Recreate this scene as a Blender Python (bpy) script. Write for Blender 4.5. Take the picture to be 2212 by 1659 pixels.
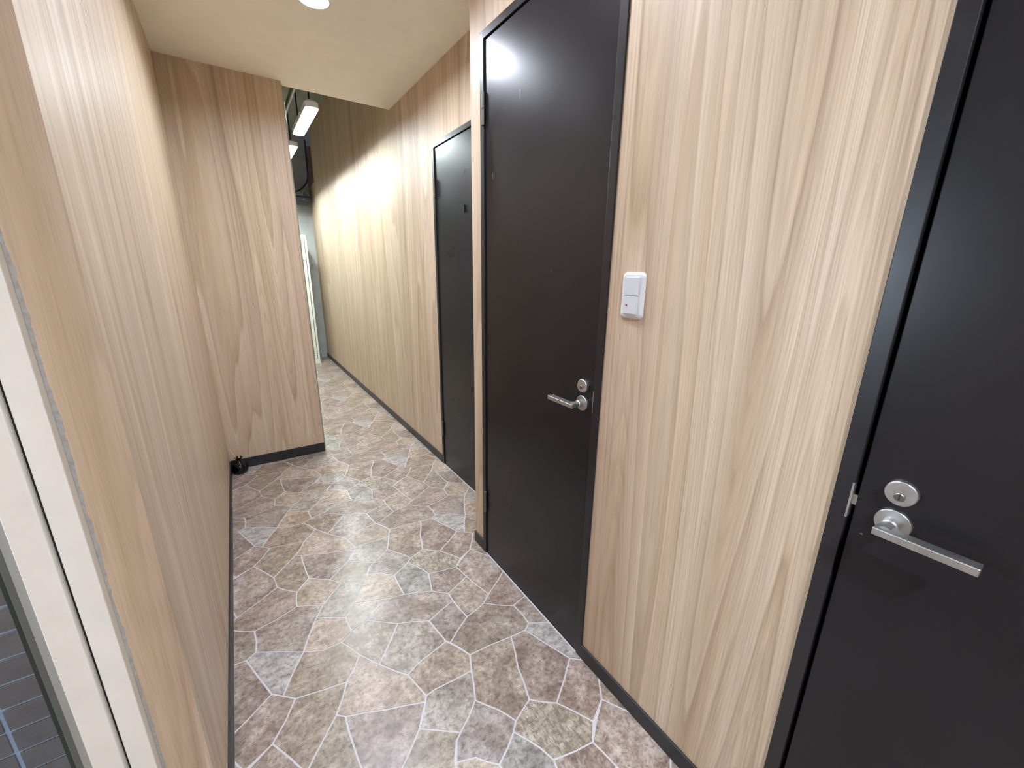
import bpy, bmesh, math, random
from mathutils import Vector, Matrix
C = bpy.context.collection
S = 1.381            # metres per unit of eye height; the geometry below is written in those units
random.seed(7)
for o in list(bpy.data.objects): bpy.data.objects.remove(o)

# ------------------------------------------------------------ camera, world, exposure
scn = bpy.context.scene
cd = bpy.data.cameras.new('camera'); cam = bpy.data.objects.new('camera', cd); C.objects.link(cam)
cd.sensor_fit = 'HORIZONTAL'; cd.sensor_width = 36; cd.lens = 875.6*36/2212; cd.clip_start = .01
PIT, ROL, HEAD = 0.27172568, 0.0130186, 0.59197725
fw = Vector((math.sin(HEAD)*math.cos(PIT), math.cos(HEAD)*math.cos(PIT), -math.sin(PIT)))
r0 = Vector((math.cos(HEAD), -math.sin(HEAD), 0)); u0 = r0.cross(fw)
rt = r0*math.cos(ROL)+u0*math.sin(ROL); up = u0*math.cos(ROL)-r0*math.sin(ROL)
M = Matrix((rt, up, -fw)).transposed().to_4x4(); M.translation = Vector((0, 0, S)); cam.matrix_world = M
scn.camera = cam
w = bpy.data.worlds.new('night'); scn.world = w; w.use_nodes = True
w.node_tree.nodes['Background'].inputs[0].default_value = (.42, .52, .8, 1)
w.node_tree.nodes['Background'].inputs[1].default_value = .4
scn.view_settings.view_transform = 'Standard'; scn.view_settings.look = 'None'
scn.view_settings.gamma = 1; scn.view_settings.use_curve_mapping = False
scn.view_settings.exposure = 0.2
LAMP_NEAR, LAMP_BACK, LAMP_FAR = 700.0, 400.0, 165.0     # luminance of the two downlights and the battens
COL_NEAR, COL_FAR = (.89, .955, 1.095), (.91, 1.0, 1.0)

# ------------------------------------------------------------ helpers
def lin(c):
    return tuple((v/255/12.92 if v/255 <= .04045 else ((v/255+.055)/1.055)**2.4) for v in c)+(1,)
class N:
    def __init__(s, name):
        s.m = bpy.data.materials.new(name); s.m.use_nodes = True; s.t = s.m.node_tree
        s.b = s.t.nodes['Principled BSDF']
    def n(s, typ, **k):
        a = s.t.nodes.new(typ)
        for kk, v in k.items():
            if kk.startswith('i_'):
                key = kk[2:]; a.inputs[int(key) if key.isdigit() else key].default_value = v
            else: setattr(a, kk, v)
        return a
    def l(s, a, b): s.t.links.new(a, b)
    def coord(s, scale=(1, 1, 1), rot=(0, 0, 0)):
        tc = s.n('ShaderNodeTexCoord'); mp = s.n('ShaderNodeMapping'); mp.inputs['Scale'].default_value = scale
        mp.inputs['Rotation'].default_value = rot; s.l(tc.outputs['Object'], mp.inputs[0]); return mp.outputs[0]
    def noise(s, vec, scale, detail=2, rough=.5, dist=0):
        a = s.n('ShaderNodeTexNoise', i_Scale=scale, i_Detail=detail, i_Roughness=rough, i_Distortion=dist)
        s.l(vec, a.inputs['Vector']); return a.outputs['Fac']
    def ramp(s, fac, stops):
        a = s.n('ShaderNodeValToRGB'); e = a.color_ramp.elements
        while len(e) < len(stops): e.new(.5)
        for i, (p, c) in enumerate(stops): e[i].position = p; e[i].color = c
        s.l(fac, a.inputs[0]); return a.outputs[0]
    def mix(s, fac, a, b, mode='MIX'):
        x = s.n('ShaderNodeMix', data_type='RGBA', blend_type=mode)
        for v, i in ((fac, 0), (a, 6), (b, 7)):
            if hasattr(v, 'links'): s.l(v, x.inputs[i])
            else: x.inputs[i].default_value = v
        return x.outputs[2]
    def math(s, op, a, b=0.0, c=0.0):
        x = s.n('ShaderNodeMath', operation=op)
        for i, v in enumerate((a, b, c)):
            if hasattr(v, 'links'): s.l(v, x.inputs[i])
            else: x.inputs[i].default_value = v
        return x.outputs[0]
    def bump(s, h, strength, dist=.001):
        a = s.n('ShaderNodeBump', i_Strength=strength, i_Distance=dist); s.l(h, a.inputs['Height'])
        s.l(a.outputs[0], s.b.inputs['Normal'])
def plain(name, rgb, rough=.5, metal=0, var=.04, vscale=8, bump=0, spec=.5, brough=.06):
    k = N(name); v = k.coord(); f = k.noise(v, vscale, 4)
    c = lin(rgb); lo = tuple(max(0, x*(1-var*2)) for x in c[:3])+(1,); hi = tuple(min(1, x*(1+var*2)) for x in c[:3])+(1,)
    k.l(k.ramp(f, [(.3, lo), (.7, hi)]), k.b.inputs['Base Color'])
    k.b.inputs['Metallic'].default_value = metal; k.b.inputs['Specular IOR Level'].default_value = spec
    k.l(k.math('MULTIPLY_ADD', k.noise(v, vscale*.7, 3), brough*2, rough-brough), k.b.inputs['Roughness'])
    if bump: k.bump(k.noise(v, 500, 2), bump, .0005)
    return k.m
def wood(name):
    k = N(name)
    tc = k.n('ShaderNodeTexCoord'); sp = k.n('ShaderNodeSeparateXYZ'); k.l(tc.outputs['Object'], sp.inputs[0])
    u = k.math('ADD', sp.outputs[0], k.math('MULTIPLY', sp.outputs[1], 1.0)); z = sp.outputs[2]
    def vec(us, zs, off=0):
        c = k.n('ShaderNodeCombineXYZ'); k.l(k.math('MULTIPLY', u, us), c.inputs[0])
        k.l(k.math('MULTIPLY', z, zs), c.inputs[1]); c.inputs[2].default_value = off; return c.outputs[0]
    warp = k.noise(vec(2.2, .55), 1, 3)
    # growth rings: contour lines of a tall, stretched field -> cathedral figures
    field = k.math('ADD', k.noise(vec(3.6, .17, 3.1), 1, 1.6, .42), k.math('MULTIPLY', k.noise(vec(60, 3.0, 8), 1, 2), .006))
    fr = k.math('FRACT', k.math('MULTIPLY', field, 15))
    fr2 = k.math('FRACT', k.math('MULTIPLY', field, 95))
    late = k.ramp(fr2, [(0, (1.035, 1.035, 1.035, 1)), (.45, (1, 1, 1, 1)), (.86, (.88, .865, .85, 1)), (1, (1.02, 1.02, 1.02, 1))])
    ring = k.ramp(fr, [(0, (0, 0, 0, 1)), (.75, (.55, .55, .55, 1)), (.93, (1, 1, 1, 1)), (1, (0, 0, 0, 1))])
    band = k.noise(vec(9, .16, 7), 1, 3, .6)
    band2 = k.noise(vec(26, .22, 1.7), 1, 3, .6)
    wob = k.math('MULTIPLY', k.noise(vec(3, .5, 5), 1, 2), .05)
    def wvec(us, zs, off):
        c = k.n('ShaderNodeCombineXYZ'); k.l(k.math('MULTIPLY', k.math('ADD', u, wob), us), c.inputs[0])
        k.l(k.math('MULTIPLY', z, zs), c.inputs[1]); c.inputs[2].default_value = off; return c.outputs[0]
    fib = k.noise(wvec(420, 6.0, 2), 1, 2, .6)
    line = k.noise(wvec(150, .9, 9), 1, 2.5, .7)
    amp = k.ramp(k.noise(wvec(14, .3, 4), 1, 2), [(.38, (.05, .05, .05, 1)), (.62, (.8, .8, .8, 1))])
    g = k.mix(.20, k.mix(.22, band, band2), ring)
    col = k.ramp(g, [(.32, lin((218, 200, 178))), (.44, lin((207, 187, 163))), (.54, lin((196, 175, 150))), (.69, lin((176, 153, 128)))])
    hue = k.ramp(k.noise(vec(17, .2, 12), 1, 2), [(.4, (1.0, .985, .955, 1)), (.6, (.985, 1.0, 1.03, 1))])
    col = k.mix(.8, col, hue, 'MULTIPLY')
    dk = k.ramp(line, [(.36, (.78, .75, .72, 1)), (.47, (.95, .945, .94, 1)), (.60, (1.05, 1.05, 1.05, 1))])
    col = k.mix(amp, col, k.mix(1.0, col, dk, 'MULTIPLY'))
    amp2 = k.ramp(k.noise(vec(6, .35, 14), 1, 2), [(.36, (.25, .25, .25, 1)), (.60, (1, 1, 1, 1))])
    col = k.mix(amp2, col, k.mix(1.0, col, late, 'MULTIPLY'))
    dk2 = k.ramp(fib, [(.32, (.86, .85, .84, 1)), (.5, (1, 1, 1, 1)), (.68, (1.05, 1.05, 1.05, 1))])
    col = k.mix(.8, col, dk2, 'MULTIPLY')
    k.l(col, k.b.inputs['Base Color'])
    k.b.inputs['Roughness'].default_value = .46; k.b.inputs['Specular IOR Level'].default_value = .35
    k.bump(fib, .35, .0006)
    return k.m
def stone_mat(name, cols, vein=None, seed=0, dirn=(1, 1, 1), rot=.5):
    k = N(name); v = k.coord((1, 1, 1)); vr = k.coord(dirn, (0, 0, rot))
    big = k.noise(vr, 9+seed, 4, .6, .6); fine = k.noise(v, 55, 5, .7, .4); cl = k.noise(v, 24, 4, .62, 1.2)
    f = k.math('ADD', k.math('MULTIPLY', big, .55), k.math('MULTIPLY', cl, .45))
    cols = [tuple(.62*c+.38*m_ for c, m_ in zip(cc, mm)) for cc, mm in zip([tuple(v_*.93 for v_ in c) for c in cols], ((128, 118, 110), (158, 148, 140), (184, 175, 166)))]
    base = k.ramp(f, [(.34, lin(cols[0])), (.5, lin(cols[1])), (.66, lin(cols[2]))])
    fine2 = k.noise(k.coord((1, 1.7, 1), (0, 0, rot+.5)), 95, 4, .75, .8)
    speck = k.ramp(fine, [(.35, (.44, .40, .38, 1)), (.5, (1, 1, 1, 1)), (.68, (1.34, 1.34, 1.33, 1))])
    speck2 = k.ramp(fine2, [(.36, (.66, .64, .62, 1)), (.5, (1, 1, 1, 1)), (.66, (1.16, 1.16, 1.15, 1))])
    wear = k.ramp(k.noise(v, 5.5, 3, .6, 1.5), [(.38, (.74, .70, .66, 1)), (.52, (1, 1, 1, 1)), (.66, (1.16, 1.17, 1.18, 1))])
    col = k.mix(.7, k.mix(.8, k.mix(1.0, base, wear, 'MULTIPLY'), speck, 'MULTIPLY'), speck2, 'MULTIPLY')
    if vein:
        vn = k.noise(k.coord((vein[1], 1.6, 1), (0, 0, vein[2])), 13, 5, .62, .9)
        mask = k.ramp(vn, [(.50, (0, 0, 0, 1)), (.585, (1, 1, 1, 1)), (.64, (0, 0, 0, 1))])
        col = k.mix(k.math('MULTIPLY', mask, 1.0 if vein[1] > 5.5 else .35), col, lin(vein[0]))
    k.l(col, k.b.inputs['Base Color'])
    k.l(k.math('MULTIPLY_ADD', fine, .12, .25), k.b.inputs['Roughness'])
    k.b.inputs['Specular IOR Level'].default_value = .5
    k.bump(k.math('ADD', k.math('MULTIPLY', cl, .5), k.math('MULTIPLY', k.noise(v, 170, 3), .5)), .30, .0016)
    return k.m
def emit(name, col, strength):
    k = N(name); k.b.inputs['Base Color'].default_value = (0, 0, 0, 1)
    k.b.inputs['Emission Color'].default_value = col+(1,); k.b.inputs['Emission Strength'].default_value = strength
    return k.m
def glassmat():
    k = N('clear_glass'); t = k.t; t.nodes.remove(k.b)
    tr = k.n('ShaderNodeBsdfTransparent'); tr.inputs[0].default_value = (.93, .96, .95, 1)
    gl = k.n('ShaderNodeBsdfGlossy'); gl.inputs['Roughness'].default_value = .01
    lw = k.n('ShaderNodeLayerWeight'); mx = k.n('ShaderNodeMixShader')
    fac = k.math('MULTIPLY_ADD', k.math('POWER', lw.outputs['Facing'], 4.0), .5, .045)
    k.l(fac, mx.inputs[0]); k.l(tr.outputs[0], mx.inputs[1]); k.l(gl.outputs[0], mx.inputs[2])
    k.l(mx.outputs[0], t.nodes['Material Output'].inputs[0]); return k.m
def obj(name, bm, mat, parent=None, smooth=False, bevel=0, seg=2):
    """bmesh in eye-height world units -> ONE mesh object"""
    off = Vector(parent['_base']) if parent is not None and '_base' in parent else Vector((0, 0, 0))
    for v in bm.verts: v.co = (v.co-off)*S
    bmesh.ops.recalc_face_normals(bm, faces=bm.faces)
    me = bpy.data.meshes.new(name); bm.to_mesh(me); bm.free()
    if smooth:
        for p in me.polygons: p.use_smooth = True
    o = bpy.data.objects.new(name, me); C.objects.link(o); me.materials.append(mat)
    if parent is not None: o.parent = parent
    if parent is not None and '_base' in parent: o['_base'] = tuple(parent['_base'])
    if bevel:
        b = o.modifiers.new('bevel', 'BEVEL'); b.width = bevel*S; b.segments = seg; b.limit_method = 'ANGLE'; b.angle_limit = .6
    return o
def base(name, loc, kind=None):
    o = bpy.data.objects.new(name, None); C.objects.link(o); o.location = Vector(loc)*S; o['_base'] = tuple(loc)
    o.empty_display_size = .05
    if kind: o['kind'] = kind
    return o
def tag(o, label, cat, group=None, kind=None):
    o['label'] = label; o['category'] = cat
    if group: o['group'] = group
    if kind: o['kind'] = kind
    return o
def box(bm, x0, x1, y0, y1, z0, z1):
    vs = [bm.verts.new((x, y, z)) for x in (x0, x1) for y in (y0, y1) for z in (z0, z1)]
    for f in ((0, 1, 3, 2), (4, 6, 7, 5), (0, 4, 5, 1), (2, 3, 7, 6), (0, 2, 6, 4), (1, 5, 7, 3)):
        bm.faces.new([vs[i] for i in f])
    return bm
def boxes(*l):
    bm = bmesh.new()
    for b in l: box(bm, *b)
    return bm
def frame_of(axis):
    a = Vector(axis).normalized(); t = Vector((0, 0, 1)) if abs(a.z) < .9 else Vector((1, 0, 0))
    u = a.cross(t).normalized(); return a, u, a.cross(u)
def lathe(bm, o, axis, prof, n=40, cap=True):
    """profile of (radius, distance along axis)"""
    a, u, v = frame_of(axis); o = Vector(o); rings = []
    for r, h in prof:
        rings.append([bm.verts.new(o+a*h+(u*math.cos(t)+v*math.sin(t))*r) for t in [2*math.pi*i/n for i in range(n)]])
    for A, B in zip(rings, rings[1:]):
        for i in range(n): bm.faces.new((A[i], A[(i+1) % n], B[(i+1) % n], B[i]))
    if cap: bm.faces.new(rings[0]); bm.faces.new(rings[-1])
    return bm
def tube(bm, pts, r, n=10):
    pts = [Vector(p) for p in pts]; rings = []
    _, u, v = frame_of(pts[1]-pts[0])
    for i, p in enumerate(pts):
        d = (pts[min(i+1, len(pts)-1)]-pts[max(i-1, 0)]).normalized()
        u = (u-d*u.dot(d)).normalized(); v = d.cross(u)
        rings.append([bm.verts.new(p+(u*math.cos(t)+v*math.sin(t))*r) for t in [2*math.pi*k/n for k in range(n)]])
    for A, B in zip(rings, rings[1:]):
        for i in range(n): bm.faces.new((A[i], A[(i+1) % n], B[(i+1) % n], B[i]))
    bm.faces.new(rings[0]); bm.faces.new(rings[-1]); return bm
def curve(pts, n=8):
    """Catmull-Rom through the points"""
    P = [Vector(p) for p in pts]; P = [2*P[0]-P[1]]+P+[2*P[-1]-P[-2]]; out = []
    for i in range(1, len(P)-2):
        for k in range(n):
            t = k/n; a, b, c, d = P[i-1:i+3]
            out.append(.5*((2*b)+(c-a)*t+(2*a-5*b+4*c-d)*t*t+(3*b-a-3*c+d)*t**3))
    return out+[P[-2]]
def roundrect(w, h, r, n=6):
    out = []
    for cx, cy, a0 in ((w-r, h-r, 0), (-w+r, h-r, 90), (-w+r, -h+r, 180), (w-r, -h+r, 270)):
        for i in range(n+1):
            a = math.radians(a0+90*i/n); out.append((cx+r*math.cos(a), cy+r*math.sin(a)))
    return out

# ------------------------------------------------------------ materials
M_wood = wood('pale_oak_laminate')
M_ceil = plain('ceiling_paint', (253, 248, 236), .8, var=.01, bump=.1, spec=.2)
M_base = plain('black_vinyl_skirting', (37, 38, 43), .42, var=.06, vscale=20)
M_door = plain('dark_brown_door_paint', (28, 28, 32), .29, var=.07, vscale=5, bump=.12, spec=.4, brough=.05)
M_door_far = M_door
M_frame = plain('black_frame_paint', (33, 33, 37), .34, var=.06, vscale=30, bump=.08)
M_void = plain('black_rebate', (7, 7, 8), .7)
M_steel = plain('satin_steel', (196, 197, 196), .40, 1, var=.05, vscale=60, bump=.05)
M_nickel = plain('hinge_nickel', (140, 137, 133), .36, 1, var=.05)
M_white = plain('white_plastic', (226, 232, 240), .28, var=.01)
M_white2 = plain('pale_grey_rocker', (214, 223, 230), .3, var=.01)
M_red = plain('red_indicator', (190, 40, 45), .3)
M_alu = plain('ivory_painted_aluminium', (246, 246, 240), .42, var=.015, vscale=15, bump=.15)
M_bead = plain('light_grey_bead', (160, 162, 158), .45, var=.02)
M_bead2 = plain('mid_grey_bead', (98, 104, 102), .5, var=.03)
M_gasket = plain('dark_rubber_gasket', (48, 58, 54), .5)
M_caulk = plain('grey_sealant', (168, 168, 164), .8, var=.08, vscale=120, bump=.4)
M_glass = glassmat()
M_tile = plain('dark_brown_glazed_tile', (78, 70, 71), .35, var=.08, vscale=18)
M_tile2 = plain('cream_mottled_tile', (168, 156, 128), .5, var=.15, vscale=45)
M_tgrout = plain('blue_grey_grout', (165, 182, 210), .8, var=.05, vscale=60)
M_grout = plain('pale_floor_grout', (196, 194, 198), .45, var=.03, vscale=60)
M_conc = plain('bare_concrete', (164, 168, 167), .75, var=.10, vscale=3.5, bump=.3, spec=.25)
M_conc2 = plain('dark_concrete_soffit', (150, 156, 140), .8, var=.10, vscale=2.5, bump=.3, spec=.2)
M_locker = plain('white_enamel_locker', (232, 236, 226), .35, var=.01)
M_line = plain('dark_locker_slot', (80, 84, 84), .6)
M_black = plain('black_plastic', (24, 25, 32), .35, var=.03)
M_cable = plain('black_cable', (22, 20, 24), .5)
M_wcable = plain('white_cable', (205, 205, 196), .5)
M_pipe = plain('galvanised_conduit', (160, 166, 160), .4, .6)
M_ply = plain('raw_brown_board', (112, 88, 68), .7, var=.1, vscale=20)
M_bottle = plain('black_glazed_bottle', (6, 5, 6), .08, var=0, brough=.01)
M_reed = plain('reed_stick', (222, 192, 148), .6)
M_led = emit('downlight_diffuser', COL_NEAR, LAMP_NEAR)
M_led2 = emit('rear_downlight_diffuser', COL_NEAR, LAMP_BACK)
M_led3 = emit('added_back_fill_diffuser', COL_NEAR, 1550)
M_tubeled = emit('batten_diffuser', COL_FAR, LAMP_FAR)
M_outled = emit('added_outdoor_diffuser', (.75, .85, 1), 620)
M_ring = plain('white_trim_ring', (235, 232, 228), .5)
STONES = {
 1: ('pink', [(0.6457, 1.6622), (0.6966, 1.605), (0.6891, 1.5409), (0.6306, 1.5183), (0.576, 1.5078), (0.5298, 1.5408), (0.5037, 1.5661), (0.535, 1.5897)]),
 2: ('redgray', [(0.6891, 1.5409), (0.7564, 1.5029), (0.7313, 1.4622), (0.684, 1.3602), (0.5773, 1.4288), (0.58, 1.4672), (0.576, 1.5078), (0.6306, 1.5183)]),
 3: ('blue', [(0.5542, 1.4144), (0.5773, 1.4288), (0.684, 1.3602), (0.6257, 1.2565), (0.6032, 1.2769)]),
 4: ('brown', [(0.011, 1.6857), (0.0568, 1.6627), (0.1031, 1.6612), (0.1356, 1.5945), (0.0898, 1.535), (-0.0232, 1.5593), (-0.0473, 1.582)]),
 6: ('peach', [(0.0583, 1.7877), (0.1317, 1.7423), (0.1352, 1.6798), (0.1031, 1.6612), (0.0568, 1.6627), (0.011, 1.6857)]),
 7: ('gray', [(0.1511, 1.8964), (0.1865, 1.8757), (0.2336, 1.8888), (0.1935, 1.8246), (0.1682, 1.7825), (0.1317, 1.7423), (0.0583, 1.7877), (0.0834, 1.8284)]),
 8: ('cream', [(0.0651, 1.9781), (0.1222, 1.9311), (0.1511, 1.8964), (0.0834, 1.8284), (0.0161, 1.8664), (0.0236, 1.9305)]),
 9: ('olive', [(-0.0236, 1.3784), (0.0127, 1.4216), (0.0518, 1.4658), (0.0683, 1.4504), (0.0692, 1.3829), (0.0739, 1.3164), (0.0529, 1.2929), (0.0324, 1.2688), (-0.0185, 1.326), (-0.0223, 1.3535)]),
 10: ('brown', [(-0.0232, 1.5593), (0.0898, 1.535), (0.0518, 1.4658), (0.0127, 1.4216), (-0.0236, 1.3784), (-0.077, 1.4781), (-0.0474, 1.5168)]),
 11: ('pink', [(0.6032, 1.2769), (0.6257, 1.2565), (0.6498, 1.2338), (0.6256, 1.1913), (0.596, 1.1526), (0.5427, 1.1268), (0.4987, 1.2057)]),
 12: ('pinkcream', [(0.1356, 1.5945), (0.1719, 1.538), (0.2236, 1.4693), (0.2333, 1.432), (0.2432, 1.3935), (0.2361, 1.3799), (0.1528, 1.4138), (0.0683, 1.4504), (0.0518, 1.4658), (0.0898, 1.535)]),
 13: ('brown2', [(0.0683, 1.4504), (0.1528, 1.4138), (0.2361, 1.3799), (0.2019, 1.3317), (0.1688, 1.3009), (0.131, 1.2694), (0.0739, 1.3164), (0.0692, 1.3829)]),
 14: ('stripe', [(0.1031, 1.6612), (0.1352, 1.6798), (0.183, 1.6977), (0.2542, 1.637), (0.1719, 1.538), (0.1356, 1.5945)]),
 5: ('graypink', [(0.1682, 1.7825), (0.2684, 1.7437), (0.183, 1.6977), (0.1352, 1.6798), (0.1317, 1.7423)]),
 16: ('purple', [(0.2684, 1.7437), (0.3076, 1.7346), (0.3878, 1.7008), (0.4286, 1.6621), (0.4271, 1.6274), (0.3349, 1.596), (0.2542, 1.637), (0.183, 1.6977)]),
 17: ('cream2', [(0.2336, 1.8888), (0.2721, 1.8743), (0.3075, 1.8358), (0.3076, 1.7346), (0.2684, 1.7437), (0.1682, 1.7825), (0.1935, 1.8246), (0.2247, 1.876)]),
 18: ('bluegray', [(0.3765, 1.2094), (0.4069, 1.1515), (0.4174, 1.1179), (0.3966, 1.0391), (0.3881, 1.0428), (0.3164, 1.0729), (0.3163, 1.1741)]),
 15: ('yellowstripe', [(0.4482, 1.2483), (0.4987, 1.2057), (0.5427, 1.1268), (0.5109, 1.0967), (0.4174, 1.1179), (0.4069, 1.1515), (0.3765, 1.2094), (0.3937, 1.2262)]),
 19: ('tan', [(0.3839, 1.4322), (0.508, 1.4189), (0.4724, 1.3325), (0.4482, 1.2483), (0.3937, 1.2262), (0.3707, 1.2724), (0.3379, 1.3183), (0.3664, 1.3907)]),
 20: ('darkred', [(0.508, 1.4189), (0.5542, 1.4144), (0.6032, 1.2769), (0.4987, 1.2057), (0.4482, 1.2483), (0.4724, 1.3325)]),
 21: ('green', [(0.4356, 1.548), (0.5037, 1.5661), (0.5298, 1.5408), (0.576, 1.5078), (0.58, 1.4672), (0.5773, 1.4288), (0.5542, 1.4144), (0.508, 1.4189), (0.3839, 1.4322), (0.3556, 1.495)]),
 22: ('mottled', [(0.5113, 1.6973), (0.535, 1.5897), (0.5037, 1.5661), (0.4356, 1.548), (0.4271, 1.6274), (0.4286, 1.6621)]),
 23: ('mauve', [(0.4271, 1.6274), (0.4356, 1.548), (0.3556, 1.495), (0.3474, 1.5056), (0.3406, 1.5497), (0.3349, 1.596)]),
 24: ('red', [(0.4174, 1.1179), (0.5109, 1.0967), (0.5201, 1.0356), (0.4374, 1.0004), (0.3966, 1.0391)]),
 25: ('swirl', [(0.5021, 1.7584), (0.5872, 1.8143), (0.6406, 1.7146), (0.6457, 1.6622), (0.535, 1.5897), (0.5113, 1.6973)]),
 27: ('lavender', [(0.3379, 1.3183), (0.3707, 1.2724), (0.3937, 1.2262), (0.3765, 1.2094), (0.3163, 1.1741), (0.2809, 1.2126), (0.2424, 1.2271), (0.261, 1.2635), (0.2757, 1.2739)]),
 28: ('lightgray', [(0.3664, 1.3907), (0.3379, 1.3183), (0.2757, 1.2739), (0.2019, 1.3317), (0.2432, 1.3935), (0.2656, 1.3965)]),
 29: ('tancream', [(0.3474, 1.5056), (0.3839, 1.4322), (0.3664, 1.3907), (0.2656, 1.3965), (0.2432, 1.3935), (0.2333, 1.432), (0.2236, 1.4693), (0.2597, 1.4861)]),
 30: ('white', [(0.2542, 1.637), (0.3349, 1.596), (0.3406, 1.5497), (0.3474, 1.5056), (0.2597, 1.4861), (0.2236, 1.4693), (0.1719, 1.538)]),
 31: ('palegreen', [(0.2019, 1.3317), (0.2757, 1.2739), (0.261, 1.2635), (0.2335, 1.2143), (0.1953, 1.214), (0.1599, 1.2347), (0.131, 1.2694), (0.1688, 1.3009)]),
}
# ------------------------------------------------------------ the room shell (x right, y along the corridor, z up)
XL, XR, XF = -.1415, .6409, .8111        # left wall, near right wall, far right wall
YN, YF, YE, YS, YB, YW = .6734, 2.3522, 2.405, 1.185, -1.3, 5.13
H, HU = 1.8121, 2.32
T = .08
def struct(name, bm, mat, label, cat='wall'):
    o = obj(name, bm, mat); o['kind'] = 'structure'; o['label'] = label; o['category'] = cat; return o
D2 = (.600, 1.1238, 1.6081); D3 = (-.36, .1638, 1.6081); D1 = (1.336, 1.8594, 1.5322)     # door openings y0, y1, top
w1 = struct('wall_right', boxes((XR, XF+T, D2[1], YS, 0, H), (XR, XR+T, *D2[:2], D2[2], H), (XR, XR+T, D3[1], D2[0], 0, H),
     (XR, XR+T, *D3[:2], D3[2], H), (XR, XR+T, YB, D3[0], 0, H)), M_wood, 'near right wall in pale oak laminate with a white switch between two dark doors')
w2 = struct('wall_right_far', boxes((XF, XF+T, YS, D1[0], 0, H), (XF, XF+T, D1[0], D1[1], D1[2], H), (XF, XF+T, D1[1], 4.79, 0, HU), (XF, XF+T, 4.79, YW, 0, 1.83)),
     M_wood, 'set-back far right wall in pale oak laminate running to the concrete end')
w3 = struct('wall_left', boxes((-.1965, XL, YN, YF, 0, H)), M_wood, 'left oak laminate wall with its shaded end beside the ivory door frame')
w4 = struct('wall_front', boxes((-1.0, .3035, YF, YE, 0, H)), M_wood, 'oak laminate partition facing the camera in the left of the corridor')
w5 = struct('wall_end', boxes((-1.0, XF+T, YW, YW+T, 0, HU)), M_conc, 'bare grey concrete wall closing the far end')
w6 = struct('wall_back', boxes((-1.0, XR+T, YB-T, YB, 0, H)), M_wood, 'oak laminate wall behind the camera')
w7 = struct('wall_left_near', boxes((-1.0-T, -1.0, YB-T, YN+.05, 0, H), (-1.0-T, -1.0, YF, YW+T, 0, HU)), M_wood, 'left wall outside the frame')
w8 = struct('wall_entrance', boxes((-1.0, -.88, YN, YN+.05, 0, H), (-.88, -.1965, YN, YN+.05, 1.56, H)), M_wood, 'oak laminate wall around the glazed entrance door')
LAMPS = [(.333, 1.637), (.333, .82), (.10, -.62)]; LR = .0445
def holed(bm, x0, x1, y0, y1, cx, cy, a=.06):
    """ceiling slab with a round opening for a recessed lamp"""
    for bb in ((x0, x1, y0, cy-a, H, H+.06), (x0, x1, cy+a, y1, H, H+.06), (x0, cx-a, cy-a, cy+a, H, H+.06), (cx+a, x1, cy-a, cy+a, H, H+.06)): box(bm, *bb)
    n = 48; I = []; O = []; U = []
    for i in range(n):
        t = 2*math.pi*i/n+math.pi/4; c, s_ = math.cos(t), math.sin(t); m = max(abs(c), abs(s_))
        I.append(bm.verts.new((cx+LR*c, cy+LR*s_, H))); O.append(bm.verts.new((cx+a*c/m, cy+a*s_/m, H))); U.append(bm.verts.new((cx+LR*c, cy+LR*s_, H+.06)))
    for i in range(n):
        bm.faces.new((I[i-1], I[i], O[i], O[i-1])); bm.faces.new((I[i-1], U[i-1], U[i], I[i]))
    bm.faces.new(U)
bmc = boxes((-1.0, XF, YE-.03, YE, H+.06, HU), (-1.0, -.1965, YF, YE, H, H+.06))
holed(bmc, -1.0-T, XR+T, YB-T, YN+.05, *LAMPS[2]); holed(bmc, -.1965, XR+T, YN+.05, YS-.08, *LAMPS[1]); holed(bmc, -.1965, XF, YS-.08, YE, *LAMPS[0])
ce = struct('ceiling', bmc, M_ceil, 'low cream painted ceiling ending in a straight edge past the partition', 'ceiling')
cu = struct('ceiling_upper', boxes((-1.0, XF+T, YE, YW, HU, HU+.06)), M_conc2, 'high bare concrete ceiling above the far space', 'ceiling')

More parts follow.
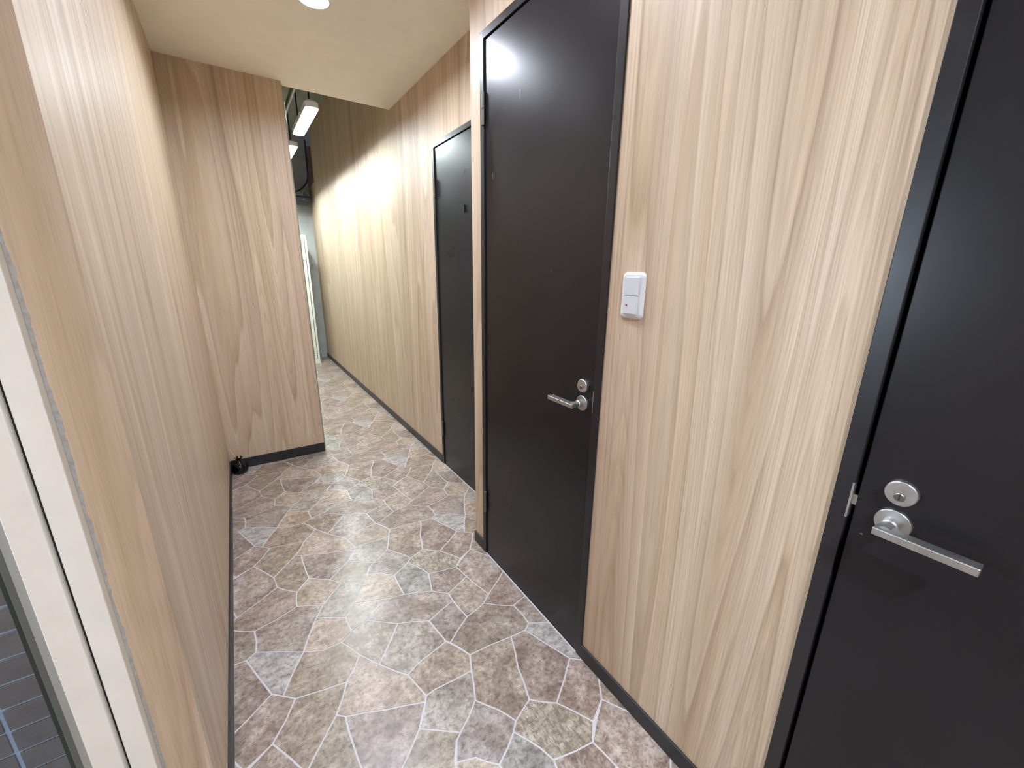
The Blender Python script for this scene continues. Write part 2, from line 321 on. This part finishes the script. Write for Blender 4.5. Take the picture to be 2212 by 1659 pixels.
# floor: grout bed with individual stones
RECT = [(-.1365, .6359, YN, YS), (-.995, .6359, YB+.006, .6550), (-.1365, .6359, YS, YS+.006), (-.1365, .8061, YS+.006, YF-.005), (.3035, .8061, YF-.005, YE), (-.995, .8061, YE, YW)]
RECT.append((-.1365, .6359, .6550, YN))
fl = struct('floor', boxes((-1.0, XR, YB, YN, -.04, -.0007), (XL, XR, YN, YS, -.04, -.0007), (XL, XF, YS, YF, -.04, -.0007), (-1.0, XF, YF, YW, -.04, -.0007), (XR-.001, XF, YF, YF+.001, -.04, -.0008)),
     M_grout, 'pale grout bed of the crazy-paved stone floor', 'floor')
SM = {
 'pink': stone_mat('stone_pink', ((146, 124, 114), (176, 154, 144), (196, 178, 168)), None, 0, (1, 2.2, 1), .6),
 'redgray': stone_mat('stone_red_grey', ((134, 106, 94), (166, 152, 144), (188, 180, 172)), None, 1, (1, 1, 1), .2),
 'blue': stone_mat('stone_pale_blue', ((150, 148, 150), (176, 174, 174), (198, 196, 192)), None, 2),
 'brown': stone_mat('stone_brown', ((122, 104, 88), (156, 138, 120), (182, 168, 150)), ((176, 156, 126), 5, .7), 3, (1, 3, 1), .7),
 'brown2': stone_mat('stone_purple_brown', ((126, 108, 100), (156, 140, 130), (180, 166, 154)), None, 4, (1, 2, 1), .4),
 'peach': stone_mat('stone_peach', ((164, 136, 114), (192, 166, 144), (212, 192, 170)), None, 1, (1, 2.4, 1), .2),
 'gray': stone_mat('stone_grey', ((128, 122, 116), (162, 156, 148), (186, 180, 170)), ((206, 196, 172), 5, .3), 2, (1, 3, 1), .3),
 'cream': stone_mat('stone_cream', ((170, 150, 132), (198, 182, 160), (216, 204, 182)), ((160, 132, 112), 3, 1.0), 3),
 'olive': stone_mat('stone_olive', ((128, 116, 96), (154, 142, 120), (174, 164, 142)), None, 2),
 'pinkcream': stone_mat('stone_pink_cream', ((172, 150, 136), (196, 176, 160), (216, 200, 176)), None, 1, (1, 1.4, 1), 1),
 'stripe': stone_mat('stone_striped', ((130, 116, 104), (170, 154, 134), (204, 190, 162)), ((110, 98, 90), 6, .6), 3, (1, 5, 1), .55),
 'graypink': stone_mat('stone_grey_pink', ((150, 136, 128), (178, 166, 156), (198, 190, 178)), None, 1),
 'purple': stone_mat('stone_purple', ((140, 122, 116), (166, 150, 142), (188, 174, 164)), None, 2, (1, 2, 1), .3),
 'cream2': stone_mat('stone_pale_cream', ((176, 156, 138), (200, 184, 162), (214, 202, 178)), None, 2, (1, 3, 1), .1),
 'bluegray': stone_mat('stone_blue_grey', ((144, 146, 142), (160, 162, 158), (178, 180, 172)), None, 0),
 'yellowstripe': stone_mat('stone_yellow_striped', ((166, 158, 142), (192, 184, 164), (214, 206, 186)), ((112, 102, 90), 7, .75), 4, (1, 5, 1), .75),
 'tan': stone_mat('stone_tan', ((144, 126, 110), (172, 154, 136), (196, 182, 164)), None, 1, (1, 1.6, 1), .3),
 'darkred': stone_mat('stone_dark_red', ((116, 94, 88), (152, 132, 122), (184, 170, 158)), None, 3),
 'green': stone_mat('stone_green_brown', ((132, 118, 106), (158, 144, 130), (180, 168, 152)), None, 2, (1, 2, 1), .5),
 'mottled': stone_mat('stone_mottled', ((134, 120, 110), (170, 154, 136), (196, 182, 160)), None, 6),
 'mauve': stone_mat('stone_mauve', ((134, 118, 114), (160, 144, 138), (182, 168, 158)), None, 5),
 'red': stone_mat('stone_red', ((128, 106, 100), (158, 138, 130), (186, 172, 164)), ((196, 188, 176), 4, .2), 2, (1, 3, 1), .2),
 'swirl': stone_mat('stone_swirl', ((138, 116, 106), (172, 150, 140), (204, 192, 180)), ((206, 198, 188), 2, .9), 1),
 'lavender': stone_mat('stone_lavender', ((148, 140, 140), (174, 166, 164), (194, 188, 182)), None, 2),
 'lightgray': stone_mat('stone_light_grey', ((152, 146, 138), (178, 172, 164), (198, 194, 184)), None, 1),
 'tancream': stone_mat('stone_tan_cream', ((146, 128, 114), (180, 160, 142), (208, 190, 166)), None, 2),
 'white': stone_mat('stone_white_grey', ((140, 128, 118), (172, 162, 152), (202, 198, 188)), None, 3),
 'palegreen': stone_mat('stone_pale_green', ((140, 130, 112), (164, 154, 134), (186, 180, 160)), None, 2),
}
def inset(P, d):
    n = len(P); A = sum(P[i][0]*P[(i+1) % n][1]-P[(i+1) % n][0]*P[i][1] for i in range(n))
    s = 1 if A > 0 else -1; out = []
    for i in range(n):
        p, a, b = Vector(P[i]), Vector(P[i-1]), Vector(P[(i+1) % n])
        e1 = (p-a).normalized(); e2 = (b-p).normalized()
        n1 = Vector((-e1.y, e1.x))*s; n2 = Vector((-e2.y, e2.x))*s; m = (n1+n2)
        m = m/max(.35, m.dot(n1)) if m.length > 1e-6 else n1
        out.append(tuple(p+m*d))
    return out if A > 0 else out[::-1]
def clip(P, r):
    for ax, sg, lim in ((0, 1, r[0]), (0, -1, r[1]), (1, 1, r[2]), (1, -1, r[3])):
        out = []
        for i in range(len(P)):
            a, b = P[i-1], P[i]; fa = sg*(a[ax]-lim) >= 0; fb = sg*(b[ax]-lim) >= 0
            if fa != fb:
                t = (lim-a[ax])/(b[ax]-a[ax]); out.append((a[0]+t*(b[0]-a[0]), a[1]+t*(b[1]-a[1])))
            if fb: out.append(b)
        P = out
        if not P: return []
    return P
AV, BV = Vector((.673, -.3255)), Vector((-.0088, .6617))
def rounded(P):
    """soften straight sides into slightly wavy ones, the same way for both neighbours"""
    out = []
    for i, a in enumerate(P):
        b = P[(i+1) % len(P)]; L = math.dist(a, b); out.append(a)
        if L > .05:
            q = a if (a[0]+a[1]) < (b[0]+b[1]) else b; o = b if q is a else a
            h = math.sin((q[0]-o[0])*91+(q[1]-o[1])*57)*.0022
            nx, ny = (q[1]-o[1])/L, (o[0]-q[0])/L
            out.append(((a[0]+b[0])/2+nx*h, (a[1]+b[1])/2+ny*h))
    return out
def in_view(p):
    v = Vector((p[0], p[1], 0))-Vector((0, 0, 1)); zz = v.dot(fw)
    if zz < .05: return False
    x = v.dot(rt)/zz*875.6; y = v.dot(up)/zz*875.6
    if abs(x) > 1150 or abs(y) > 870: return False
    if p[1] > YF and p[0]/p[1] < .3035/YF*.98: return False
    if p[0] < XL-.02: return False
    if p[0] > XR and p[1] > YS and p[0]/p[1] > XR/YS*1.02: return False
    return True
rest = bmesh.new(); nst = 0; restmat = SM['tan']
for kx in range(-4, 5):
    for ky in range(-6, 12):
        sh = AV*kx+BV*ky
        for sid, (kind, P0) in STONES.items():
            P = [(p[0]+sh.x, p[1]+sh.y) for p in inset(rounded([tuple(p) for p in P0]), .0020)]
            pieces = []
            for r in RECT:
                q = clip(P, r)
                if len(q) > 2:
                    ar = abs(sum(q[i-1][0]*q[i][1]-q[i][0]*q[i-1][1] for i in range(len(q))))/2
                    if ar > 2e-5: pieces.append(q)
            if not pieces: continue
            vis = any(in_view(p) for q in pieces for p in q)
            bm = bmesh.new() if vis else rest
            off = sh if vis else Vector((0, 0))
            zt = .0003*math.sin(sid*7.1)
            for q in pieces:
                q = [p for i, p in enumerate(q) if math.dist(p, q[i-1]) > 1e-6]
                if len(q) < 3: continue
                top = [bm.verts.new((p[0]-off.x, p[1]-off.y, zt*.3)) for p in q]
                bot = [bm.verts.new((p[0]-off.x, p[1]-off.y, -.0014)) for p in q]
                bm.faces.new(top)
                for i in range(len(q)): bm.faces.new((top[i-1], bot[i-1], bot[i], top[i]))
            if vis:
                o = obj('stone', bm, SM[kind], fl); o.location = (sh.x*S, sh.y*S, 0); nst += 1
o = obj('stone_field', rest, restmat, fl); o['kind'] = 'stuff'
print('stones in view', nst)

# skirting
BH = .0431
def skirt(name, l, label):
    o = obj(name, boxes(*l), M_base, bevel=.0012); o['kind'] = 'structure'; o['label'] = label; o['category'] = 'skirting board'
skirt('baseboard_left', [(XL, -.1365, YN, YF, 0, .05)], 'black skirting along the foot of the left wall')
skirt('baseboard_front', [(-.1365, .3035, YF-.005, YF, 0, .0522)], 'black skirting under the facing partition')
skirt('baseboard_right', [(XR-.005, XR, D3[1], D2[0], 0, BH), (XR-.005, XR, D2[1], YS, 0, BH), (XR-.005, XF, YS, YS+.005, 0, BH)], 'black skirting of the near right wall between the doors')
skirt('baseboard_right_far', [(XF-.005, XF, D1[1], YW, 0, BH), (XF-.005, XF, YS+.005, D1[0], 0, BH)], 'black skirting of the far right wall')
skirt('baseboard_back', [(-.99, XR, YB, YB+.005, 0, BH)], 'black skirting behind the camera')

# ------------------------------------------------------------ dark flush doors on the right
def lever(parent, X, y, z, dirn):
    bm = bmesh.new(); lathe(bm, (X, y, z), (-1, 0, 0), [(.0178, 0), (.0178, .0055), (.0171, .0065)])
    r = obj('rosette', bm, M_steel, parent)
    bm = bmesh.new(); lathe(bm, (X-.006, y, z), (-1, 0, 0), [(.0088, 0), (.0088, .012), (.0075, .014), (.0068, .030)], 28)
    obj('lever_neck', bm, M_steel, parent, smooth=False)
    L = .088; h = .0047
    # flat bar with mitred elbow
    y0 = y-dirn*.0095; y1 = y+dirn*(L-.0095); x1 = X-.0440; x0 = x1+.0165
    bm = bmesh.new(); pl = [(x1, y0), (x1, y1), (x0, y1), (x0, y+dirn*.012), (x0+.006, y+dirn*.0080), (x0+.006, y0+dirn*.0015)]
    a = [bm.verts.new((p[0], p[1], z-h)) for p in pl]; b = [bm.verts.new((p[0], p[1], z+h)) for p in pl]
    bm.faces.new(a); bm.faces.new(b[::-1])
    for i in range(len(pl)): bm.faces.new((a[i-1], a[i], b[i], b[i-1]))
    obj('lever_bar', bm, M_steel, parent, bevel=.0010, seg=3)
def cylinder_lock(parent, X, y, z):
    bm = bmesh.new(); lathe(bm, (X, y, z), (-1, 0, 0), [(.0155, 0), (.0155, .0070), (.0146, .0082), (.0060, .0082), (.0055, .0074)], 44)
    p = obj('lock', bm, M_steel, parent)
    bm = bmesh.new(); lathe(bm, (X-.0072, y, z-.004), (-1, 0, 0), [(.0052, 0), (.0052, .0022), (.0044, .003)], 24)
    q = obj('key_plug', bm, M_nickel, p)
    obj('keyhole', boxes((X-.0106, X-.0098, y-.0006, y+.0006, z-.0072, z-.001)), M_void, p)
def hinge(parent, X, y, z0, z1):
    zm = (z0+z1)/2
    bm = bmesh.new(); lathe(bm, (X-.0058, y, z0), (0, 0, 1), [(.0040, 0), (.0052, .001), (.0052, zm-z0-.0008)], 20)
    lathe(bm, (X-.0058, y, zm+.0006), (0, 0, 1), [(.0052, 0), (.0052, z1-zm-.0018), (.0040, z1-zm-.0006)], 20)
    h = obj('hinge', bm, M_nickel, parent)
    obj('hinge_plate', boxes((X-.0030, X+.0004, y+.002, y+.0125, z0, z1)), M_nickel, h)
def scuff(parent, X, y, z, w, hh, m):
    obj('scuff_mark', boxes((X-.0003, X, y, y+w, z, z+hh)), m, parent)
M_scuff = plain('paint_scuff', (120, 118, 116), .6)
def make_door(name, X, y0, y1, zt, label, latch, hinges, gap=.0022, fw_=.0195):
    """latch: -1 lock on the near (small y) side; frame proud of the wall, leaf flush inside it"""
    t = base(name, (X, (y0+y1)/2, 0), 'structure'); tag(t, label, 'door')
    p = .0045; d = .062
    obj('door_frame', boxes((X-p, X+d, y0, y0+fw_, 0, zt), (X-p, X+d, y1-fw_, y1, 0, zt), (X-p, X+d, y0+fw_, y1-fw_, zt-fw_, zt)), M_frame, t, bevel=.0009)
    obj('door_stop', boxes((X+.034, X+.046, y0+fw_, y0+fw_+.012, 0, zt-fw_), (X+.034, X+.046, y1-fw_-.012, y1-fw_, 0, zt-fw_), (X+.034, X+.046, y0+fw_+.012, y1-fw_-.012, zt-fw_-.012, zt-fw_), (X+.001, X+.060, y0+fw_, y1-fw_, -.003, .003)), M_void, t)
    lf = obj('door_leaf', boxes((X+.0005, X+.030, y0+fw_+gap[0], y1-fw_-gap[1], .0035, zt-fw_-.0025)), M_door, t, bevel=.0010)
    if latch:
        yl = latch
        lever(t, X+.0005, yl[0], yl[1]-.0015, yl[2]); cylinder_lock(t, X+.0005, yl[0], yl[1]+.0400)
    for z0, z1 in hinges: hinge(t, X+.0005, yh_(y0, y1, fw_), z0, z1)
    return t
def yh_(y0, y1, f): return y1-f+.0002
d2 = make_door('door_2', XR, *D2, 'tall dark brown flush door in the middle with black frame and lever handle', (.6546, .7074, 1), [(1.3864, 1.4673), (.1715, .2538)], (.0015, .0022))
d3 = make_door('door_3', XR, *D3, 'dark door at the right edge of the photo, nearest the camera, with a large lever handle', (.1000, .7067, -1), [], (.0022, .0050), )
d1 = make_door('door_1', XF, *D1, 'farthest narrow dark door beyond the wall corner with a small black slot', None, [(1.315, 1.3891), (.163, .2434)], (.0022, .0022))
# door 3 locks on its far side: hinges stand on the near side
for z0, z1 in ((1.3864, 1.4673), (.1715, .2538)): hinge(d3, XR+.0005, D3[0]+.0193, z0, z1)
obj('strike_plate', boxes((XR-.0049, XR+.012, .1438, .1461, .690, .740)), M_steel, d3)
obj('latch_bolt', boxes((XR+.002, XR+.016, .1385, .1450, .708, .722)), M_steel, d3)
obj('strike_plate', boxes((XR-.0049, XR+.012, .6186, .6202, .692, .743)), M_steel, d2)
bm = bmesh.new(); lathe(bm, (XF+.0005, 1.5606, 1.238), (-1, 0, 0), [(.004, 0), (.004, .004)], 12)
obj('slot_plate', boxes((XF-.0045, XF+.0005, 1.5582, 1.5630, 1.2236, 1.2526)), M_black, d1, bevel=.0005)
bm.free()
scuff(d2, XR+.0005, .9345, 1.402, .0016, .022, M_scuff)
scuff(d2, XR+.0005, 1.062, 1.246, .0016, .015, M_scuff)
scuff(d2, XR+.0005, .79, 1.0, .0014, .004, M_scuff)
scuff(d3, XR+.0005, .018, .918, .0016, .0012, M_scuff)
scuff(d3, XR+.0005, .1245, .672, .0030, .0020, M_scuff)

# ------------------------------------------------------------ light switch
sy, sz = .5353, .9570
sw = base('light_switch', (XR, sy, sz)); tag(sw, 'white wall switch with two rockers and a red dot on the oak laminate', 'switch')
bm = bmesh.new(); W_, H_ = .0268, .0435
loops = []
for ins, x, r in ((0, XR, .009), (0, XR-.0022, .009), (.0012, XR-.0042, .0085), (.0042, XR-.0058, .006), (.0085, XR-.0062, .0025)):
    loops.append([bm.verts.new((x, sy+a, sz+b)) for a, b in roundrect(W_-ins, H_-ins, r)])
for A, B in zip(loops, loops[1:]):
    for i in range(len(A)): bm.faces.new((A[i-1], A[i], B[i], B[i-1]))
bm.faces.new(loops[0]); bm.faces.new(loops[-1])
obj('cover_plate', bm, M_white, sw, smooth=False, bevel=0)
for k, (za, zb) in enumerate(((.0012, .0345), (-.0345, -.0012))):
    bm = bmesh.new(); pl = [(.0165, -.0060), (.0165, -.0074), (.0015, -.0082), (-.0150, -.0096), (-.0165, -.0094), (-.0165, -.0060)]
    a = [bm.verts.new((XR+x, sy+y, sz+za)) for y, x in pl]; b = [bm.verts.new((XR+x, sy+y, sz+zb)) for y, x in pl]
    bm.faces.new(a); bm.faces.new(b[::-1])
    for i in range(len(pl)): bm.faces.new((a[i-1], a[i], b[i], b[i-1]))
    rk = obj('rocker', bm, M_white2, sw, bevel=.0004)
    if k: obj('indicator', boxes((XR-.0086, XR-.0076, sy+.0072, sy+.0112, sz-.0190, sz-.0165)), M_red, rk)

# ------------------------------------------------------------ glazed entrance door at the left
dg = base('door_4', (-.54, .66, 0), 'structure'); tag(dg, 'ivory framed glass entrance door at the lower left with tiles behind its pane', 'door')
zt = 1.55
obj('door_frame', boxes((-.2232, -.1975, .655, .735, 0, zt), (-.88, -.8545, .655, .735, 0, zt), (-.8545, -.2232, .655, .735, zt-.03, zt)), M_alu, dg, bevel=.0012)
obj('door_stop', boxes((-.2330, -.2232, .690, .700, 0, zt-.03), (-.8545, -.8447, .690, .700, 0, zt-.03)), M_void, dg)
obj('gap_shade_strip', boxes((-.2262, -.2231, .6590, .664, .004, zt-.032)), M_void, dg)  # black strip painting the shade in the gap between leaf and frame
lf = obj('door_stile', boxes((-.2541, -.2259, .645, .672, .006, zt-.034)), M_alu, dg, bevel=.0016, seg=3)
obj('door_stile', boxes((-.852, -.822, .645, .672, .006, zt-.034)), M_alu, dg, bevel=.0016, seg=3)
obj('door_rail', boxes((-.822, -.2541, .645, .672, .006, .10), ), M_alu, dg, bevel=.0012)
obj('door_rail', boxes((-.822, -.2541, .645, .672, zt-.075, zt-.034)), M_alu, dg, bevel=.0012)
obj('glazing_bead', boxes((-.2640, -.2541, .652, .670, .10, zt-.075)), M_bead, dg, bevel=.001)
obj('glazing_bead', boxes((-.2725, -.2640, .657, .668, .10, zt-.075)), M_bead2, dg, bevel=.001)
obj('gasket', boxes((-.2775, -.2725, .660, .664, .10, zt-.075)), M_gasket, dg)
obj('glass_pane', boxes((-.822, -.2725, .6642, .6662, .10, zt-.075)), M_glass, dg)
obj('glazing_bead', boxes((-.2810, -.2700, .668, .680, .10, zt-.075)), M_bead2, dg)
# torn sealant line between frame and laminate
bm = bmesh.new(); n = 260; A = []; B = []
for i in range(n+1):
    z = i/n*H; wv = .0022+.0007*math.sin(z*9)+random.uniform(-.0009, .0009)+.0004*math.sin(z*41)
    A.append(bm.verts.new((-.1972, YN-.0008, z))); B.append(bm.verts.new((-.1960+wv, YN-.0004, z)))
for i in range(n): bm.faces.new((A[i], B[i], B[i+1], A[i+1]))
r = bmesh.ops.extrude_face_region(bm, geom=bm.faces[:])
for v in [g for g in r['geom'] if isinstance(g, bmesh.types.BMVert)]: v.co.y += .0012
o = obj('trim_1', bm, M_caulk); o['kind'] = 'structure'; tag(o, 'ragged grey sealant line between ivory frame and laminate', 'sealant')

# tiled wall outside the glass
YT = 1.0
tw = struct('wall_outside', boxes((-1.4, -.205, YT, YT+.05, -.05, 1.9)), M_tgrout, 'dark glazed brick-tile wall seen through the entrance glass')
TH, TW = .0535, .165
gx = -.4755
k = 0
for r_ in range(0, 36):
    z0 = -.02+r_*TH
    for c_ in range(-6, 3):
        x1 = gx+TW*(c_+1); x0 = gx+TW*c_
        x0c, x1c = x0+.0036, min(x1-.0036, -.206)
        if x1c <= x0c or x0c < -1.39: continue
        inside = -.95 < x0c and z0 < 1.0
        if not inside: continue
        obj('tile', boxes((x0c, x1c, YT-.004, YT+.002, z0+.0032, z0+TH-.0032)), M_tile, tw); k += 1
og = struct('floor_outside', boxes((-1.4, -.205, .735, YT, -.06, -.02)), M_conc, 'concrete landing outside the entrance door', 'floor')

ol = base('added_outdoor_lamp', (-.94, .76, 1.0)); tag(ol, 'unseen fill lamp added on the outer side of the entrance wall', 'fill light')  # added out of view so the tiles behind the glass get light
obj('lamp_body', boxes((-.99, -.89, .7235, .745, .92, 1.08)), M_black, ol, bevel=.002)
obj('lamp_lens', boxes((-.985, -.895, .745, .785, .925, 1.075)), M_outled, ol)
# ------------------------------------------------------------ reed diffuser bottle in the corner
bx, by = -.1000, 2.308
db = base('reed_diffuser', (bx, by, 0)); tag(db, 'small round black diffuser bottle in the corner on the stone floor', 'diffuser')
bm = bmesh.new()
lathe(bm, (bx, by, 0), (0, 0, 1), [(.022, 0), (.0315, .003), (.0355, .014), (.0350, .026), (.0305, .040), (.0215, .053), (.0130, .062), (.0105, .068), (.0120, .073), (.0170, .079), (.0178, .081), (.0145, .0812), (.0085, .072), (.0075, .060)], 48)
obj('bottle', bm, M_bottle, db, smooth=True)
for (a, b) in (((bx+.003, by, .055), (bx+.009, by-.004, .1330)), ((bx-.003, by+.002, .055), (bx-.032, by+.010, .1275)), ((bx-.001, by-.002, .055), (bx+.004, by+.004, .128))):
    bm = bmesh.new(); tube(bm, [a, b], .0021, 8); obj('reed', bm, M_reed, db)

# ------------------------------------------------------------ lamps
def downlight(x, y, mat, label, r=LR):
    t = base('downlight', (x, y, H)); tag(t, label, 'ceiling light', None)
    bm = bmesh.new(); lathe(bm, (x, y, H), (0, 0, -1), [(r+.006, 0), (r+.006, .0015), (r-.001, .0022), (r-.0005, -.030)], 48, cap=False)
    obj('trim_ring', bm, M_ring, t)
    bm = bmesh.new(); lathe(bm, (x, y, H+.013), (0, 0, 1), [(r-.0007, 0), (r-.0007, .004)], 48); obj('diffuser', bm, mat, t)
downlight(*LAMPS[0], M_led, 'round glowing downlight in the cream ceiling, cut by the top edge')
downlight(*LAMPS[1], M_led2, 'second round downlight just above the top edge of the photo')
downlight(*LAMPS[2], M_led3, 'unseen fill downlight added in the ceiling behind the camera')  # added fill lamp, lifts the walls close to the camera
def batten(y0, y1, label):
    x = .455; z = 1.785; t = base('batten_light', (x, (y0+y1)/2, z)); tag(t, label, 'ceiling light', 'white battens over the far corridor')
    hw = .033; cy = (y0+y1)/2; hl = (y1-y0)/2
    def slab(w_, l_, r_, za, zb, w2=None):
        bm = bmesh.new(); A = [bm.verts.new((x+p, cy+q, za)) for p, q in roundrect(w_, l_, r_)]
        w2 = w2 or w_; B = [bm.verts.new((x+p, cy+q, zb)) for p, q in roundrect(w2, l_-(w_-w2), r_)]
        bm.faces.new(A); bm.faces.new(B)
        for i in range(len(A)): bm.faces.new((A[i-1], A[i], B[i], B[i-1]))
        return bm
    obj('housing', slab(hw, hl+.010, .024, z+.024, z+.034, hw-.010), M_white, t)
    bm = bmesh.new(); L0 = []
    for w_, za in ((hw, z+.024), (hw, z-.002), (hw-.002, z-.002), (hw-.002, z+.024)):
        L0.append([bm.verts.new((x+p, cy+q, za)) for p, q in roundrect(w_, hl+.010-(hw-w_), .024)])
    for A, B in zip(L0, L0[1:]):
        for i in range(len(A)): bm.faces.new((A[i-1], A[i], B[i], B[i-1]))
    obj('rim', bm, M_white, t)
    obj('diffuser', slab(.025, hl, .022, z+.010, z+.024), M_tubeled, t)
    for yy in (y0+.06, y1-.06):
        bm = bmesh.new(); tube(bm, [(x, yy, z+.034), (x, yy, 2.0-.012)], .004, 10); obj('hanger_rod', bm, M_black, t)
batten(2.52, 3.05, 'nearer glowing batten lamp hanging past the ceiling edge')
batten(3.33, 3.86, 'farther glowing batten lamp half hidden by the partition edge')
batten(4.16, 4.69, 'third batten lamp, unseen behind the partition edge, added to light the far wall')  # added for its light on the far end, never in view
bm = bmesh.new(); box(bm, .437, .473, YE, 5.0, 1.988, 2.02); o = obj('lighting_duct', bm, M_black); tag(o, 'dark lighting duct the battens hang from', 'duct')
bm = bmesh.new(); tube(bm, [(.405, YE, 1.9), (.405, 3.2, 1.9), (.405, 4.9, 1.9)], .007, 12)
o = obj('conduit', bm, M_pipe); tag(o, 'thin grey conduit running above the batten lamps', 'pipe')
bm = bmesh.new(); tube(bm, [(.3095, YE-.008, 0), (.3095, YE-.008, H)], .0050, 12)
o = obj('conduit', bm, M_pipe); tag(o, 'thin upright grey conduit along the end of the partition', 'pipe')

# ------------------------------------------------------------ locker and the cable corner at the far end
lx1, ly = .6749, 4.761; lw = .652; lx0 = lx1-lw; lh = 1.3217
lk = base('locker', ((lx0+lx1)/2, ly, 0)); tag(lk, 'tall white steel locker against the concrete end wall', 'locker')
obj('cabinet', boxes((lx0, lx1, ly+.006, YW, 0, lh)), M_locker, lk, bevel=.002)
obj('front_frame', boxes((lx0, lx0+.018, ly, ly+.006, 0, lh), (lx1-.018, lx1, ly, ly+.006, 0, lh), (lx0+.018, lx1-.018, ly, ly+.006, lh-.022, lh), (lx0+.018, lx1-.018, ly, ly+.006, 0, .052)), M_locker, lk)
obj('gap_shade_sheet', boxes((lx0+.018, lx1-.018, ly+.0046, ly+.0060, .052, lh-.022)), M_line, lk)  # dark sheet standing in for the shade between the locker doors
for k in range(3):
    a = lx0+.020+k*(lw-.040)/3; b = a+(lw-.040)/3-.004
    dr = obj('locker_door', boxes((a, b, ly-.004, ly+.0044, .056, lh-.026)), M_locker, lk, bevel=.002)
    for base_z in (.115, lh-.095):
        for j in range(4): obj('vent_slot', boxes((a+.055, b-.055, ly-.0046, ly-.0038, base_z+j*.017, base_z+j*.017+.007)), M_line, dr)
        for j in range(4): obj('vent_slot', boxes((b-.045, b-.022, ly-.0046, ly-.0038, base_z+j*.017, base_z+j*.017+.007)), M_line, dr)
    obj('handle', boxes((b-.040, b-.012, ly-.010, ly-.0035, 1.074, 1.084)), M_nickel, dr)
    obj('card_holder', boxes((b-.060, b-.012, ly-.006, ly-.0035, 1.015, 1.060)), M_white, dr)
st = struct('wall_end_lower', boxes((-1.0, XF, YW-.008, YW, 0, 1.183)), M_conc, 'slightly proud lower part of the concrete end wall', 'wall')
bxk = base('wall_unit', (.6, 4.9, 1.64)); tag(bxk, 'black box with a silver mark mounted high on the end wall', 'device')
obj('case', boxes((.30, .790, 4.88, YW, 1.645, 1.705)), M_black, bxk, bevel=.012, seg=1)
obj('badge', boxes((.700, .725, 4.8785, 4.8802, 1.674, 1.680)), M_nickel, bxk)
bm = bmesh.new(); tube(bm, curve([(.80, 5.0, 2.25), (.797, 5.0, 2.0), (.790, 5.0, 1.90), (.765, 5.0, 1.841), (.715, 5.0, 1.785), (.64, 5.0, 1.748), (.50, 5.0, 1.72)]), .007, 8)
o = obj('cable', bm, M_cable); tag(o, 'thick black cable curving down to the black wall unit', 'cable')
bm = bmesh.new(); tube(bm, curve([(.714, 4.93, 1.705), (.716, 4.93, 1.745), (.735, 4.93, 1.767), (.756, 4.93, 1.752), (.778, 4.93, 1.705)]), .0025, 6)
o = obj('cable', bm, M_wcable); tag(o, 'thin white cable arched above the right end of the black wall unit', 'cable')
bm = bmesh.new(); tube(bm, curve([(.60, 4.92, 1.752), (.65, 4.92, 1.742), (.69, 4.92, 1.735), (.697, 4.92, 1.722), (.66, 4.92, 1.716), (.61, 4.92, 1.728)]), .0025, 6)
o = obj('cable', bm, M_wcable); tag(o, 'white cable coiled flat on the left of the black wall unit', 'cable')
bm = bmesh.new(); pl = [(.80, 2.20), (.860, 2.20), (.860, 1.875), (.800, 1.812), (.796, 1.98)]
a = [bm.verts.new((x, 5.02, z)) for x, z in pl]; b = [bm.verts.new((x, 5.06, z)) for x, z in pl]
bm.faces.new(a); bm.faces.new(b[::-1])
for i in range(len(pl)): bm.faces.new((a[i-1], a[i], b[i], b[i-1]))
o = obj('board', bm, M_ply); tag(o, 'raw brown board behind the top of the far wall', 'board')

for o in bpy.data.objects:
    if '_base' in o: del o['_base']
